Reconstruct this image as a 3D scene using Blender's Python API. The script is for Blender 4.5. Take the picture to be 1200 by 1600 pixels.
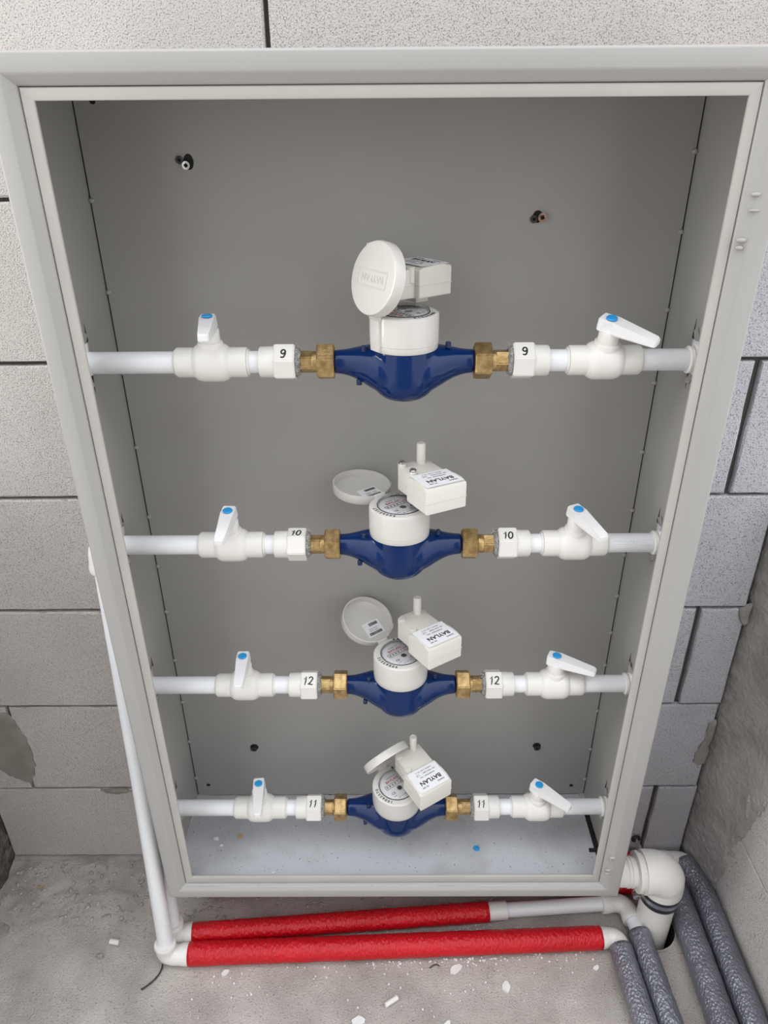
import bpy, bmesh, math, random
from mathutils import Vector, Matrix, Quaternion
random.seed(7)
for o in list(bpy.data.objects): bpy.data.objects.remove(o)
S = bpy.context.scene
COL = S.collection
PI = math.pi

# ------------------------------------------------------------------ camera
F, PITCH, YAW, ROLL = 1137.13, 0.492029, 0.0048216, -0.0073072
CAMLOC = Vector((0.0, -0.93981, 1.284772))
fw = Vector((-math.sin(YAW)*math.cos(PITCH), math.cos(YAW)*math.cos(PITCH), -math.sin(PITCH)))
r0 = Vector((math.cos(YAW), math.sin(YAW), 0)); u0 = r0.cross(fw)
rt = math.cos(ROLL)*r0 + math.sin(ROLL)*u0; up = -math.sin(ROLL)*r0 + math.cos(ROLL)*u0
cd = bpy.data.cameras.new('camera'); cam = bpy.data.objects.new('camera', cd); COL.objects.link(cam)
cd.sensor_fit = 'VERTICAL'; cd.sensor_height = 32.0; cd.lens = F/1600*32.0; cd.clip_start = .01
M3 = Matrix((rt, up, -fw)).transposed()
cam.matrix_world = Matrix.Translation(CAMLOC) @ M3.to_4x4()
S.camera = cam

# ------------------------------------------------------------------ sky, daylight, exposure
W = bpy.data.worlds.new('overcast_sky'); S.world = W; W.use_nodes = True
nt = W.node_tree; nt.nodes.clear()
tc = nt.nodes.new('ShaderNodeTexCoord'); sep = nt.nodes.new('ShaderNodeSeparateXYZ')
mr = nt.nodes.new('ShaderNodeMapRange'); mr.inputs['From Min'].default_value = -0.05; mr.inputs['From Max'].default_value = 1.0
rp = nt.nodes.new('ShaderNodeValToRGB')
rp.color_ramp.elements[0].position = 0.0; rp.color_ramp.elements[0].color = (1.75, 1.74, 1.73, 1)
rp.color_ramp.elements[1].position = 1.0; rp.color_ramp.elements[1].color = (3.5, 3.57, 3.75, 1)
_e = rp.color_ramp.elements.new(.45); _e.color = (2.5, 2.51, 2.55, 1)
bg = nt.nodes.new('ShaderNodeBackground'); bg.inputs['Strength'].default_value = 1.0
ow = nt.nodes.new('ShaderNodeOutputWorld')
L = nt.links.new
L(tc.outputs['Generated'], sep.inputs[0]); L(sep.outputs['Z'], mr.inputs['Value']); L(mr.outputs[0], rp.inputs[0])
L(rp.outputs[0], bg.inputs['Color']); L(bg.outputs[0], ow.inputs['Surface'])

def area(name, loc, target, sx, sy, power, color):
    d = bpy.data.lights.new(name, 'AREA'); d.shape = 'RECTANGLE'; d.size = sx; d.size_y = sy; d.energy = power; d.color = color
    o = bpy.data.objects.new(name, d); COL.objects.link(o); o.location = loc
    o.rotation_euler = (Vector(target)-Vector(loc)).to_track_quat('-Z', 'Y').to_euler(); return o
area('daylight_opening', (-1.8, -.62, 1.25), (0, -.12, .8), .2, 2.0, 17, (1.0, .97, .93))
S.view_settings.view_transform = 'Standard'; S.view_settings.look = 'None'; S.view_settings.gamma = 1.0
S.view_settings.use_curve_mapping = False
S.view_settings.exposure = -0.33

# ------------------------------------------------------------------ materials
MATS = {}
def mat(name, col, rough=.5, metal=0.0, col2=None, cscale=20, bump=0, bscale=200, bdist=.001, coat=0, spec=.5, detail=4, pits=None, sss=0, lohi=(.35, .65)):
    if name in MATS: return MATS[name]
    m = bpy.data.materials.new(name); m.use_nodes = True; n = m.node_tree.nodes; l = m.node_tree.links.new
    b = n['Principled BSDF']
    b.inputs['Roughness'].default_value = rough; b.inputs['Metallic'].default_value = metal
    b.inputs['Coat Weight'].default_value = coat; b.inputs['Coat Roughness'].default_value = .05
    b.inputs['Specular IOR Level'].default_value = spec
    g = n.new('ShaderNodeTexCoord')
    # Object coordinates keep the grain on the thing itself
    if col2 is None: col2 = tuple(c*.93 for c in col)
    nz = n.new('ShaderNodeTexNoise'); nz.inputs['Scale'].default_value = cscale; nz.inputs['Detail'].default_value = detail
    l(g.outputs['Object'], nz.inputs['Vector'])
    cr = n.new('ShaderNodeValToRGB'); cr.color_ramp.elements[0].position = lohi[0]; cr.color_ramp.elements[1].position = lohi[1]
    cr.color_ramp.elements[0].color = (*col2, 1); cr.color_ramp.elements[1].color = (*col, 1)
    l(nz.outputs['Fac'], cr.inputs[0]); out = cr.outputs[0]; hsrc = None
    if pits:   # (scale, threshold, colour)
        v = n.new('ShaderNodeTexNoise'); v.inputs['Scale'].default_value = pits[0]; v.inputs['Detail'].default_value = 2
        l(g.outputs['Object'], v.inputs['Vector'])
        c2 = n.new('ShaderNodeValToRGB'); c2.color_ramp.elements[0].position = pits[1]; c2.color_ramp.elements[1].position = pits[1]+.05
        c2.color_ramp.elements[0].color = (0, 0, 0, 1); c2.color_ramp.elements[1].color = (1, 1, 1, 1)
        l(v.outputs['Fac'], c2.inputs[0])
        mx = n.new('ShaderNodeMix'); mx.data_type = 'RGBA'; mx.inputs['B'].default_value = (*pits[2], 1)
        l(c2.outputs[0], mx.inputs['Factor']); l(out, mx.inputs['A']); out = mx.outputs['Result']
        hsrc = c2.outputs[0]
    l(out, b.inputs['Base Color'])
    if bump:
        bn = n.new('ShaderNodeTexNoise'); bn.inputs['Scale'].default_value = bscale; bn.inputs['Detail'].default_value = 5
        l(g.outputs['Object'], bn.inputs['Vector'])
        bp = n.new('ShaderNodeBump'); bp.inputs['Strength'].default_value = bump; bp.inputs['Distance'].default_value = bdist
        h = bn.outputs['Fac']
        if hsrc is not None:
            su = n.new('ShaderNodeMath'); su.operation = 'SUBTRACT'; l(h, su.inputs[0]); l(hsrc, su.inputs[1]); h = su.outputs[0]
        l(h, bp.inputs['Height']); l(bp.outputs[0], b.inputs['Normal'])
    MATS[name] = m; return m

def foil(name, col, col2, metal, rough, scale, dist, stretch=(1, 1, 1)):
    """crinkled plastic or metal film: wrinkles from a voronoi and a stretched noise"""
    m = bpy.data.materials.new(name); m.use_nodes = True; n = m.node_tree.nodes; l = m.node_tree.links.new
    b = n['Principled BSDF']; b.inputs['Roughness'].default_value = rough; b.inputs['Metallic'].default_value = metal
    g = n.new('ShaderNodeTexCoord'); mp = n.new('ShaderNodeMapping'); mp.inputs['Scale'].default_value = stretch
    l(g.outputs['Object'], mp.inputs[0])
    nz = n.new('ShaderNodeTexNoise'); nz.inputs['Scale'].default_value = 14; nz.inputs['Detail'].default_value = 5; l(g.outputs['Object'], nz.inputs['Vector'])
    cr = n.new('ShaderNodeValToRGB'); cr.color_ramp.elements[0].position = .3; cr.color_ramp.elements[1].position = .7
    cr.color_ramp.elements[0].color = (*col2, 1); cr.color_ramp.elements[1].color = (*col, 1)
    l(nz.outputs['Fac'], cr.inputs[0]); l(cr.outputs[0], b.inputs['Base Color'])
    a = n.new('ShaderNodeTexNoise'); a.inputs['Scale'].default_value = scale; a.inputs['Detail'].default_value = 6; a.inputs['Distortion'].default_value = 1.2
    l(mp.outputs[0], a.inputs['Vector'])
    v = n.new('ShaderNodeTexVoronoi'); v.inputs['Scale'].default_value = scale*1.3; l(mp.outputs[0], v.inputs['Vector'])
    ad = n.new('ShaderNodeMath'); ad.operation = 'ADD'; l(a.outputs['Fac'], ad.inputs[0]); l(v.outputs['Distance'], ad.inputs[1])
    bp = n.new('ShaderNodeBump'); bp.inputs['Strength'].default_value = .8; bp.inputs['Distance'].default_value = dist
    l(ad.outputs[0], bp.inputs['Height']); l(bp.outputs[0], b.inputs['Normal'])
    MATS[name] = m; return m

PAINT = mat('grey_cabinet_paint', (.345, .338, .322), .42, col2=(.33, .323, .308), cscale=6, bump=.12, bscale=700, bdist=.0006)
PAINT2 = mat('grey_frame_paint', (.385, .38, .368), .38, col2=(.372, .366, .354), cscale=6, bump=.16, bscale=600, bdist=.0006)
LIPM = mat('cream_lip_paint', (.46, .445, .415), .45, cscale=10, bump=.1, bscale=400, bdist=.0005)
FLOORPAINT = mat('dusty_sky_tinted_floor', (.50, .515, .545), .4, col2=(.36, .365, .375), cscale=9, bump=.1, bscale=500, bdist=.0005, pits=(330, .68, (.10, .10, .10)), lohi=(.25, .5))  # dusty and speckled; its pale blue cast is sky reflection put into the colour
AAC = mat('aerated_concrete', (.58, .55, .525), .95, col2=(.54, .51, .485), cscale=7, bump=.9, bscale=520, bdist=.0016, spec=.1, pits=(620, .60, (.36, .345, .33)))
AAC_SKY = mat('aerated_concrete_sky_tinted', (.56, .56, .60), .95, col2=(.51, .51, .55), cscale=8, bump=1.0, bscale=520, bdist=.0018, spec=.1, pits=(600, .615, (.33, .33, .345)))  # same blocks as AAC, with the bluish sky light put into the colour
MORTAR = mat('grey_mortar', (.38, .365, .35), .95, col2=(.27, .26, .245), cscale=14, bump=.9, bscale=95, bdist=.005, spec=.1, detail=7)
DARKMORTAR = mat('dark_joint_mortar', (.10, .095, .09), 1.0, cscale=30, bump=.5, bscale=200, bdist=.003, spec=.05)
PATCH = mat('mortar_smear', (.30, .28, .25), .9, col2=(.23, .215, .19), cscale=25, bump=.5, bscale=220, bdist=.002, spec=.1)
PLASTER = mat('rough_dark_plaster', (.20, .19, .18), 1.0, col2=(.09, .085, .08), cscale=45, bump=1.0, bscale=70, bdist=.012, spec=.1)
CONCRETE = mat('concrete_floor', (.52, .482, .447), .93, col2=(.36, .33, .302), cscale=11, bump=.9, bscale=330, bdist=.003, spec=.15, detail=10, pits=(420, .655, (.24, .225, .21)), lohi=(.3, .66))
GRAVEL = mat('grey_gravel', (.47, .45, .43), .95, col2=(.34, .325, .31), cscale=60, bump=.6, bscale=300, bdist=.002, spec=.1)
PPR = mat('white_pipe_plastic', (.80, .82, .84), .32, col2=(.77, .79, .81), cscale=12)
FIT = mat('warm_white_fitting', (.76, .745, .71), .35, col2=(.73, .715, .68), cscale=14)
HANDLEM = mat('bright_white_handle', (.82, .82, .82), .3)
BLUECAP = mat('blue_cap', (.02, .30, .68), .4)
BRASS = mat('rough_brass', (.56, .40, .19), .38, .85, col2=(.34, .225, .095), cscale=120, bump=.5, bscale=500, bdist=.0008)
BLUE = mat('blue_enamel', (.0008, .020, .105), .12, col2=(.0006, .017, .09), cscale=12, coat=.1, spec=.3)
DARKBLUE = mat('dark_blue_lug', (.006, .02, .08), .4)
IVORY = mat('ivory_plastic', (.66, .645, .61), .18, col2=(.635, .62, .585), cscale=14)
MODULE = mat('ivory_module_plastic', (.71, .69, .635), .38, col2=(.69, .67, .615), cscale=14)
STICK = mat('white_sticker', (.86, .87, .90), .45)
INK = mat('black_ink', (.012, .012, .014), .5)
GREYINK = mat('grey_ink', (.30, .30, .31), .6)
REDINK = mat('red_ink', (.55, .05, .05), .5)
DIAL = mat('dial_print_white', (.86, .86, .87), .45)
CHROME = mat('bright_metal', (.60, .60, .58), .25, 1.0)
DARKSTEEL = mat('dark_steel', (.10, .10, .10), .45, .8, col2=(.05, .05, .05), cscale=200)
RUSTY = mat('coppery_screw', (.40, .24, .17), .4, .8, col2=(.2, .12, .08), cscale=300)
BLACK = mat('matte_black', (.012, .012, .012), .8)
RUBBER = mat('black_rubber', (.015, .018, .02), .35)
HEMP = mat('grey_thread_seal', (.42, .41, .39), .8, col2=(.16, .155, .15), cscale=400, bump=.8, bscale=700, bdist=.002)
FIBRE = mat('pale_fibre', (.62, .60, .57), .8)
PVC = mat('white_drain_plastic', (.80, .78, .74), .38, col2=(.77, .75, .71), cscale=9)
FLAKE = mat('white_flake', (.78, .78, .77), .8, bump=.4, bscale=200, bdist=.002)
TAN = mat('tan_chip', (.48, .33, .16), .8)
CABLE = mat('black_cable', (.02, .02, .022), .5)
REDF = foil('red_film', (.60, .004, .012), (.50, .002, .008), 0.0, .38, 170, .0020, (1.3, .7, .7))
SILV = foil('silver_blue_film', (.30, .31, .36), (.22, .225, .265), .65, .30, 210, .0018, (1, .7, 1))
CLEAR = bpy.data.materials.new('clear_plastic'); CLEAR.use_nodes = True
_n = CLEAR.node_tree.nodes; _n.remove(_n['Principled BSDF']); _l = CLEAR.node_tree.links.new
_t = _n.new('ShaderNodeBsdfTransparent'); _t.inputs[0].default_value = (.98, .98, .98, 1)
_g = _n.new('ShaderNodeBsdfGlossy'); _g.inputs['Roughness'].default_value = .06
_f = _n.new('ShaderNodeFresnel'); _f.inputs['IOR'].default_value = 1.45
_m = _n.new('ShaderNodeMixShader'); _l(_f.outputs[0], _m.inputs[0]); _l(_t.outputs[0], _m.inputs[1]); _l(_g.outputs[0], _m.inputs[2])
_l(_m.outputs[0], _n['Material Output'].inputs['Surface'])

# ------------------------------------------------------------------ mesh helpers
def put(name, me, m, parent=None, mtx=None, smooth=None):
    if isinstance(me, bmesh.types.BMesh):
        bmesh.ops.recalc_face_normals(me, faces=me.faces)
        d = bpy.data.meshes.new(name); me.to_mesh(d); me.free()
        if smooth:
            for p in d.polygons: p.use_smooth = True
            if hasattr(d, 'set_sharp_from_angle'): d.set_sharp_from_angle(angle=math.radians(smooth))
        d.materials.append(m); me = d
    o = bpy.data.objects.new(name, me); COL.objects.link(o)
    if parent: o.parent = parent
    if mtx is not None: o.matrix_local = mtx
    return o
def tag(o, label=None, cat=None, group=None, kind=None):
    if label: o['label'] = label
    if cat: o['category'] = cat
    if group: o['group'] = group
    if kind: o['kind'] = kind
    return o
def thing(name, label, cat, loc=(0, 0, 0), group=None, mtx=None):
    o = bpy.data.objects.new(name, None); COL.objects.link(o); o.empty_display_size = .02
    if mtx is not None: o.matrix_world = mtx
    else: o.location = loc
    return tag(o, label, cat, group)
T = Matrix.Translation
def rotm(a, ax): return Matrix.Rotation(a, 4, ax)

def box(bm, x0, x1, y0, y1, z0, z1, bev=0, seg=2):
    r = bmesh.ops.create_cube(bm, size=1.0)
    vs = r['verts']
    for v in vs: v.co = Vector(((x0+x1)/2+v.co.x*(x1-x0), (y0+y1)/2+v.co.y*(y1-y0), (z0+z1)/2+v.co.z*(z1-z0)))
    if bev:
        es = list({e for v in vs for e in v.link_edges})
        bmesh.ops.bevel(bm, geom=es, offset=bev, segments=seg, affect='EDGES', profile=.6)
    return bm
def lathe(bm, prof, axis='Z', seg=40, mtx=None, cap=True):
    """prof: (radius, along) pairs"""
    rings = []
    for r, h in prof:
        ring = []
        for i in range(seg):
            a = 2*PI*i/seg
            if axis == 'Z': p = Vector((r*math.cos(a), r*math.sin(a), h))
            elif axis == 'X': p = Vector((h, r*math.cos(a), r*math.sin(a)))
            else: p = Vector((r*math.cos(a), h, r*math.sin(a)))
            ring.append(bm.verts.new(mtx @ p if mtx is not None else p))
        rings.append(ring)
    for a, b in zip(rings, rings[1:]):
        for i in range(seg): bm.faces.new((a[i], a[(i+1) % seg], b[(i+1) % seg], b[i]))
    if cap:
        bm.faces.new(rings[0]); bm.faces.new(rings[-1])
    return bm
def tube(bm, pts, rad, seg=16, jit=0, rfun=None, caps=True):
    pts = [Vector(p) for p in pts]; rings = []; prev = None
    for i, p in enumerate(pts):
        t = (pts[min(i+1, len(pts)-1)]-pts[max(i-1, 0)]).normalized()
        if prev is None:
            a = Vector((0, 0, 1)) if abs(t.z) < .9 else Vector((0, 1, 0)); n = t.cross(a).normalized()
        else: n = (prev - t*prev.dot(t)).normalized()
        prev = n; b = t.cross(n)
        r = rad[i] if isinstance(rad, (list, tuple)) else rad
        ring = []
        for k in range(seg):
            an = 2*PI*k/seg; rr = r*(1+(random.uniform(-jit, jit) if jit else 0))
            ring.append(bm.verts.new(p+(n*math.cos(an)+b*math.sin(an))*rr))
        rings.append(ring)
    for a, b in zip(rings, rings[1:]):
        for k in range(seg): bm.faces.new((a[k], a[(k+1) % seg], b[(k+1) % seg], b[k]))
    if caps: bm.faces.new(rings[0]); bm.faces.new(rings[-1])
    return bm
def lerp_path(pts, step):
    out = []
    pts = [Vector(p) for p in pts]
    for a, b in zip(pts, pts[1:]):
        n = max(1, int((b-a).length/step))
        out += [a.lerp(b, i/n) for i in range(n)]
    return out+[pts[-1]]
def bend(p0, p1, p2, n=10):
    p0, p1, p2 = Vector(p0), Vector(p1), Vector(p2)
    return [(1-t)**2*p0+2*t*(1-t)*p1+t*t*p2 for t in [i/n for i in range(n+1)]]
def prism(bm, poly, z0, z1, bev=0, mtx=None):
    lo = [bm.verts.new((x, y, z0)) for x, y in poly]; hi = [bm.verts.new((x, y, z1)) for x, y in poly]
    n = len(poly); fs = [bm.faces.new(lo), bm.faces.new(hi)]
    for i in range(n): fs.append(bm.faces.new((lo[i], lo[(i+1) % n], hi[(i+1) % n], hi[i])))
    if bev:
        es = list({e for f in fs for e in f.edges})
        bmesh.ops.bevel(bm, geom=es, offset=bev, segments=2, affect='EDGES', profile=.6)
    if mtx is not None: bmesh.ops.transform(bm, matrix=mtx, verts=bm.verts)
    return bm
def new(): return bmesh.new()
TXT = {}
def text(body, size, align='CENTER', bold=0):
    k = (body, size, align, bold)
    if k in TXT: return TXT[k]
    c = bpy.data.curves.new('lettering', 'FONT'); c.body = body; c.size = size; c.align_x = align; c.align_y = 'CENTER'
    c.extrude = .00012; c.offset = bold; c.resolution_u = 3
    o = bpy.data.objects.new('lettering', c); COL.objects.link(o)
    dg = bpy.context.evaluated_depsgraph_get(); dg.update()
    me = bpy.data.meshes.new_from_object(o.evaluated_get(dg))
    COL.objects.unlink(o); bpy.data.objects.remove(o)
    me.materials.clear(); TXT[k] = me; return me
def put_text(name, body, size, m, parent, mtx, bold=0, align='CENTER'):
    me = text(body, size, align, bold).copy(); me.materials.append(m)
    return put(name, me, m, parent, mtx)
def noise(p, s): 
    from mathutils import noise as N
    return N.noise(Vector(p)*s)

# ------------------------------------------------------------------ setting: floor
FH = new()
xs = [-1.6, -1.2]+[-.9+i*.0065 for i in range(264)]+[.9, 1.2, 1.6]
ys = [-3.4, -2.2, -1.2, -.8, -.55]+[-.40+i*.0065 for i in range(71)]
HOLE = (.472, -.135, .040)
def floor_h(x, y):
    h = .0014*noise((x, y, 0), 14)+.0009*noise((x, y, 3), 60)+.0006*noise((x, y, 9), 110)
    ru = max(0, min(1, (y+.16)/.08)) * max(0, min(1, (-.30-x)/.12))      # rubbly strip along the foot of the wall, left
    if ru > 0: h += ru*(.009*abs(noise((x, y, 1), 34))+.004*noise((x, y, 7), 85)+.002*noise((x, y, 8), 150)+.002)
    st = max(0, min(1, (y+.045)/.03))*max(0, min(1, (.56-x)/.05))
    if st > 0: h += st*(.004+.004*abs(noise((x, y, 5), 60)))
    return h
grid = [[FH.verts.new((x, y, floor_h(x, y) if -.9 < x < .9 and y > -.5 else 0)) for y in ys] for x in xs]
for i in range(len(xs)-1):
    for j in range(len(ys)-1):
        cx, cy = (xs[i]+xs[i+1])/2, (ys[j]+ys[j+1])/2
        if math.hypot(cx-HOLE[0], cy-HOLE[1]) < HOLE[2]: continue
        FH.faces.new((grid[i][j], grid[i+1][j], grid[i+1][j+1], grid[i][j+1]))
for v in FH.verts:      # draw the ragged rim of the opening onto a circle
    dx, dy = v.co.x-HOLE[0], v.co.y-HOLE[1]; q = math.hypot(dx, dy)
    if v.link_faces and len(v.link_faces) < 4 and q < .07: v.co.x = HOLE[0]+dx/q*.041; v.co.y = HOLE[1]+dy/q*.041
bmesh.ops.delete(FH, geom=[v for v in FH.verts if not v.link_faces], context='VERTS')
floor = put('floor', FH, CONCRETE, smooth=50)
tag(floor, 'rough grey concrete floor in front of the block wall', kind='structure')
hb = new(); lathe(hb, [(.046, .001), (.043, -.10), (.0, -.10)], 'Z', 20, T((HOLE[0], HOLE[1], 0)), cap=False)
put('floor_hole', hb, DARKMORTAR, floor)

# ------------------------------------------------------------------ setting: back wall of aerated concrete blocks
def block(x0, x1, z0, z1, y0=0.0, depth=.12, jag=.0016):
    """a block with slightly chipped front edges; front at y0 facing -y"""
    bm = new(); n = max(4, int((x1-x0)/.03)); k = max(3, int((z1-z0)/.03))
    b = .0022
    loop = []
    for i in range(n): loop.append((x0+(x1-x0)*i/n, z0))
    for i in range(k): loop.append((x1, z0+(z1-z0)*i/k))
    for i in range(n): loop.append((x1-(x1-x0)*i/n, z1))
    for i in range(k): loop.append((x0, z1-(z1-z0)*i/k))
    cx, cz = (x0+x1)/2, (z0+z1)/2
    def ring(y, ins):
        out = []
        for x, z in loop:
            j = random.uniform(0, jag)+ins
            out.append(bm.verts.new((x-math.copysign(j, x-cx) if abs(abs(x-cx)-(x1-x0)/2) < 1e-6 else x,
                                     y, z-math.copysign(j, z-cz) if abs(abs(z-cz)-(z1-z0)/2) < 1e-6 else z)))
        return out
    R = [ring(y0, b), ring(y0+b, 0), ring(y0+depth, 0)]
    m = len(loop)
    for a, c in zip(R, R[1:]):
        for i in range(m): bm.faces.new((a[i], a[(i+1) % m], c[(i+1) % m], c[i]))
    bm.faces.new(R[0]); bm.faces.new(R[2])
    return bm
wb = new(); box(wb, -.80, .62, .010, .14, .0, 2.0)
wall = put('wall_back', wb, DARKMORTAR); tag(wall, 'wall of pale aerated concrete blocks behind the meter cabinet', kind='structure')
G = .0016
def row(n, z0, z1, joints):
    for a, b in zip(joints, joints[1:]):
        if abs(a-.4905) < 1e-3: a += .0035
        put('block', block(a+G+random.uniform(0, .0008), b-G-random.uniform(0, .0008), z0+G, z1-G, random.uniform(-.001, .001)), AAC_SKY if b > .4 and n < 6 else AAC, wall)
Z0 = .0056
even = [-.737, -.109, .4905, .570]; odd = [-.737, -.655, -.055, .568]
top6 = [-.737, -.727, -.1275, .4725, .62]; top7 = [-.80, -.43, .17, .62]
for n in range(10):
    z0 = Z0+n*.2; z1 = z0+.2
    if n == 0: z0 += .012
    row(n, z0, z1, (top6 if n >= 6 else even) if n % 2 == 0 else (top7 if n > 6 else odd))
bd = new()   # crumbly bed of mortar under the lowest course
pts = [(-.737+i*.02) for i in range(66)]
prev = None
for x in pts:
    d = .007+.004*noise((x, 0, 0), 30); h = .015+.003*noise((x, 2, 0), 40)
    r = [bd.verts.new(p) for p in ((x, .02, -.01), (x, -.002-d*.2, -.01), (x, -d*.3, h*.5), (x, .004, h), (x, .03, h))]
    if prev:
        for i in range(4): bd.faces.new((prev[i], prev[i+1], r[i+1], r[i]))
    prev = r
put('mortar_bed', bd, MORTAR, wall, smooth=60)
def smear(poly, thick, axis, m, parent, jag=.003, sub=4, name='mortar_smear'):
    """thin irregular smear with its own thickness. axis 'y': poly in (x,z) on y=0 ; axis 'x': poly in (y,z)"""
    P = []
    for i in range(len(poly)):
        a, b = poly[i], poly[(i+1) % len(poly)]
        for k in range(sub):
            t = k/sub; P.append((a[0]+(b[0]-a[0])*t+random.uniform(-jag, jag), a[1]+(b[1]-a[1])*t+random.uniform(-jag, jag)))
    cx = sum(p[0] for p in P)/len(P); cz = sum(p[1] for p in P)/len(P)
    bm = new()
    def v(p, h): return bm.verts.new((p[0], -h, p[1]) if axis == 'y' else (-h, p[0], p[1]))
    base = [v(p, -.002) for p in P]; mid = [v((cx+(p[0]-cx)*.985, cz+(p[1]-cz)*.985), thick*random.uniform(.5, .9)) for p in P]
    top = [v((cx+(p[0]-cx)*.8, cz+(p[1]-cz)*.85), thick*random.uniform(.85, 1.1)) for p in P]; n = len(P)
    for A, B in ((base, mid), (mid, top)):
        for i in range(n): bm.faces.new((A[i], A[(i+1) % n], B[(i+1) % n], B[i]))
    c = v((cx, cz), thick)
    for i in range(n): bm.faces.new((top[i], top[(i+1) % n], c))
    return put(name, bm, m, parent, smooth=50)
smear([(-.72, .397), (-.659, .397), (-.646, .37), (-.636, .323), (-.636, .268), (-.652, .222), (-.68, .232), (-.702, .255), (-.73, .30)], .0025, 'y', PATCH, wall)
smear([(.556, .366), (.566, .372), (.568, .31), (.566, .27), (.556, .262), (.546, .272), (.548, .30), (.556, .33)], .004, 'y', MORTAR, wall)
smear([(.553, .608), (.572, .612), (.574, .575), (.56, .578)], .006, 'y', MORTAR, wall)
smear([(-.53, .203), (-.49, .206), (-.47, .200), (-.50, .193), (-.52, .195)], .002, 'y', PATCH, wall, .001)

# ------------------------------------------------------------------ setting: right wall
wr = new(); box(wr, .612, .75, -.60, .10, 0, .593)
wallr = put('wall_right', wr, DARKMORTAR); tag(wallr, 'right return wall of pale blocks with a grey mortar filled corner', kind='structure')
for n in range(3):
    z0 = (0 if n == 0 else .193+(n-1)*.2); z1 = .193+n*.2
    off = 0 if n % 2 == 0 else -.3
    ysr = [.0, -.60] if n % 2 == 0 else [.0, -.34, -.60]
    for a, b in zip(ysr, ysr[1:]):
        bm = block(-a, -b, z0+.0012, z1-.0012, 0, .1)
        # turned so that its front faces -x at x = .604
        bmesh.ops.transform(bm, matrix=Matrix(((0, 1, 0, .604), (-1, 0, 0, 0), (0, 0, 1, 0), (0, 0, 0, 1))), verts=bm.verts)
        put('block', bm, AAC, wallr)
ms = new(); prev = None
bound = [(0, -.079), (.05, -.084), (.09, -.087), (.15, -.089), (.185, -.097), (.217, -.113), (.26, -.121), (.33, -.134), (.40, -.15), (.7, -.15), (1.0, -.15)]
def yb(z):
    for (a, ya), (b, yb_) in zip(bound, bound[1:]):
        if a <= z <= b: return ya+(yb_-ya)*(z-a)/(b-a)
    return bound[-1][1]
nz_ = 150
for i in range(nz_+1):
    z = .795*(i/nz_)**1.2
    j = lambda s, k: s*noise((k, k*2, z), 55)
    y_e = yb(z)+j(.004, 3); xl = .572+j(.003, 1)
    pr = [(xl, .012), (xl+.0005, -.002), (.578+j(.002, 5), -.02), (.588+j(.002, 6), -.05), (.5975+j(.0022, 2), -.074+j(.003, 8)), (.5985+j(.0015, 4), (y_e-.076)/2), (.600+j(.001, 7), y_e+.003), (.606, y_e)]
    r = [ms.verts.new((x, y, z-.003)) for x, y in pr]
    if prev:
        for k in range(len(pr)-1): ms.faces.new((prev[k], prev[k+1], r[k+1], r[k]))
    prev = r
put('mortar_fillet', ms, MORTAR, wallr, smooth=70)
cr = new()      # crumbs of squeezed-out mortar along the edge of the fillet
for i in range(130):
    z = random.uniform(.0, .95); e = random.random() < .6
    y = yb(z)+random.gauss(0, .003) if e else random.uniform(-.12, -.02); x = .602 if y < -.076 else .572+(-y/.076)*.026
    s = random.uniform(.0015, .0045) if e else random.uniform(.001, .002)
    bmesh.ops.create_icosphere(cr, subdivisions=1, radius=1, matrix=T((x, y, z)) @ Matrix.Diagonal((s*.7, s, s*random.uniform(1, 2.6), 1)))
o = put('mortar_crumbs', cr, MORTAR, wallr); o['kind'] = 'stuff'
smear([(-.098, .30), (-.102, .27), (-.110, .255), (-.114, .262), (-.106, .29)], .007, 'x', MORTAR, wallr, .001).location = (.601, 0, 0)

# ------------------------------------------------------------------ added unseen block behind the viewer, shades the cabinet and shapes the daylight
wf = new(); box(wf, -.75, .75, -2.0, -1.75, 0, 2.6)
blocker = put('light_blocker', wf, MORTAR); tag(blocker, 'added unseen block behind the viewer that shapes the daylight on the cabinet', kind='structure')
# ------------------------------------------------------------------ setting: left wall
wl = new()
ny, nz2 = 60, 60; g = []
for i in range(ny+1):
    rowv = []
    for k in range(nz2+1):
        y = .02-.55*i/ny; z = -.004+.32*k/nz2
        rowv.append(wl.verts.new((-.738+.006*noise((y, z, 0), 40)+.004*noise((y, z, 4), 90), y, z)))
    g.append(rowv)
for i in range(ny):
    for k in range(nz2): wl.faces.new((g[i][k], g[i+1][k], g[i+1][k+1], g[i][k+1]))
walll = put('wall_left', wl, PLASTER, smooth=60); tag(walll, 'left return wall in rough dark plaster', kind='structure')
wl2 = new(); box(wl2, -.86, -.742, -.45, .02, 0, .90); put('wall_core', wl2, PLASTER, walll)

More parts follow.
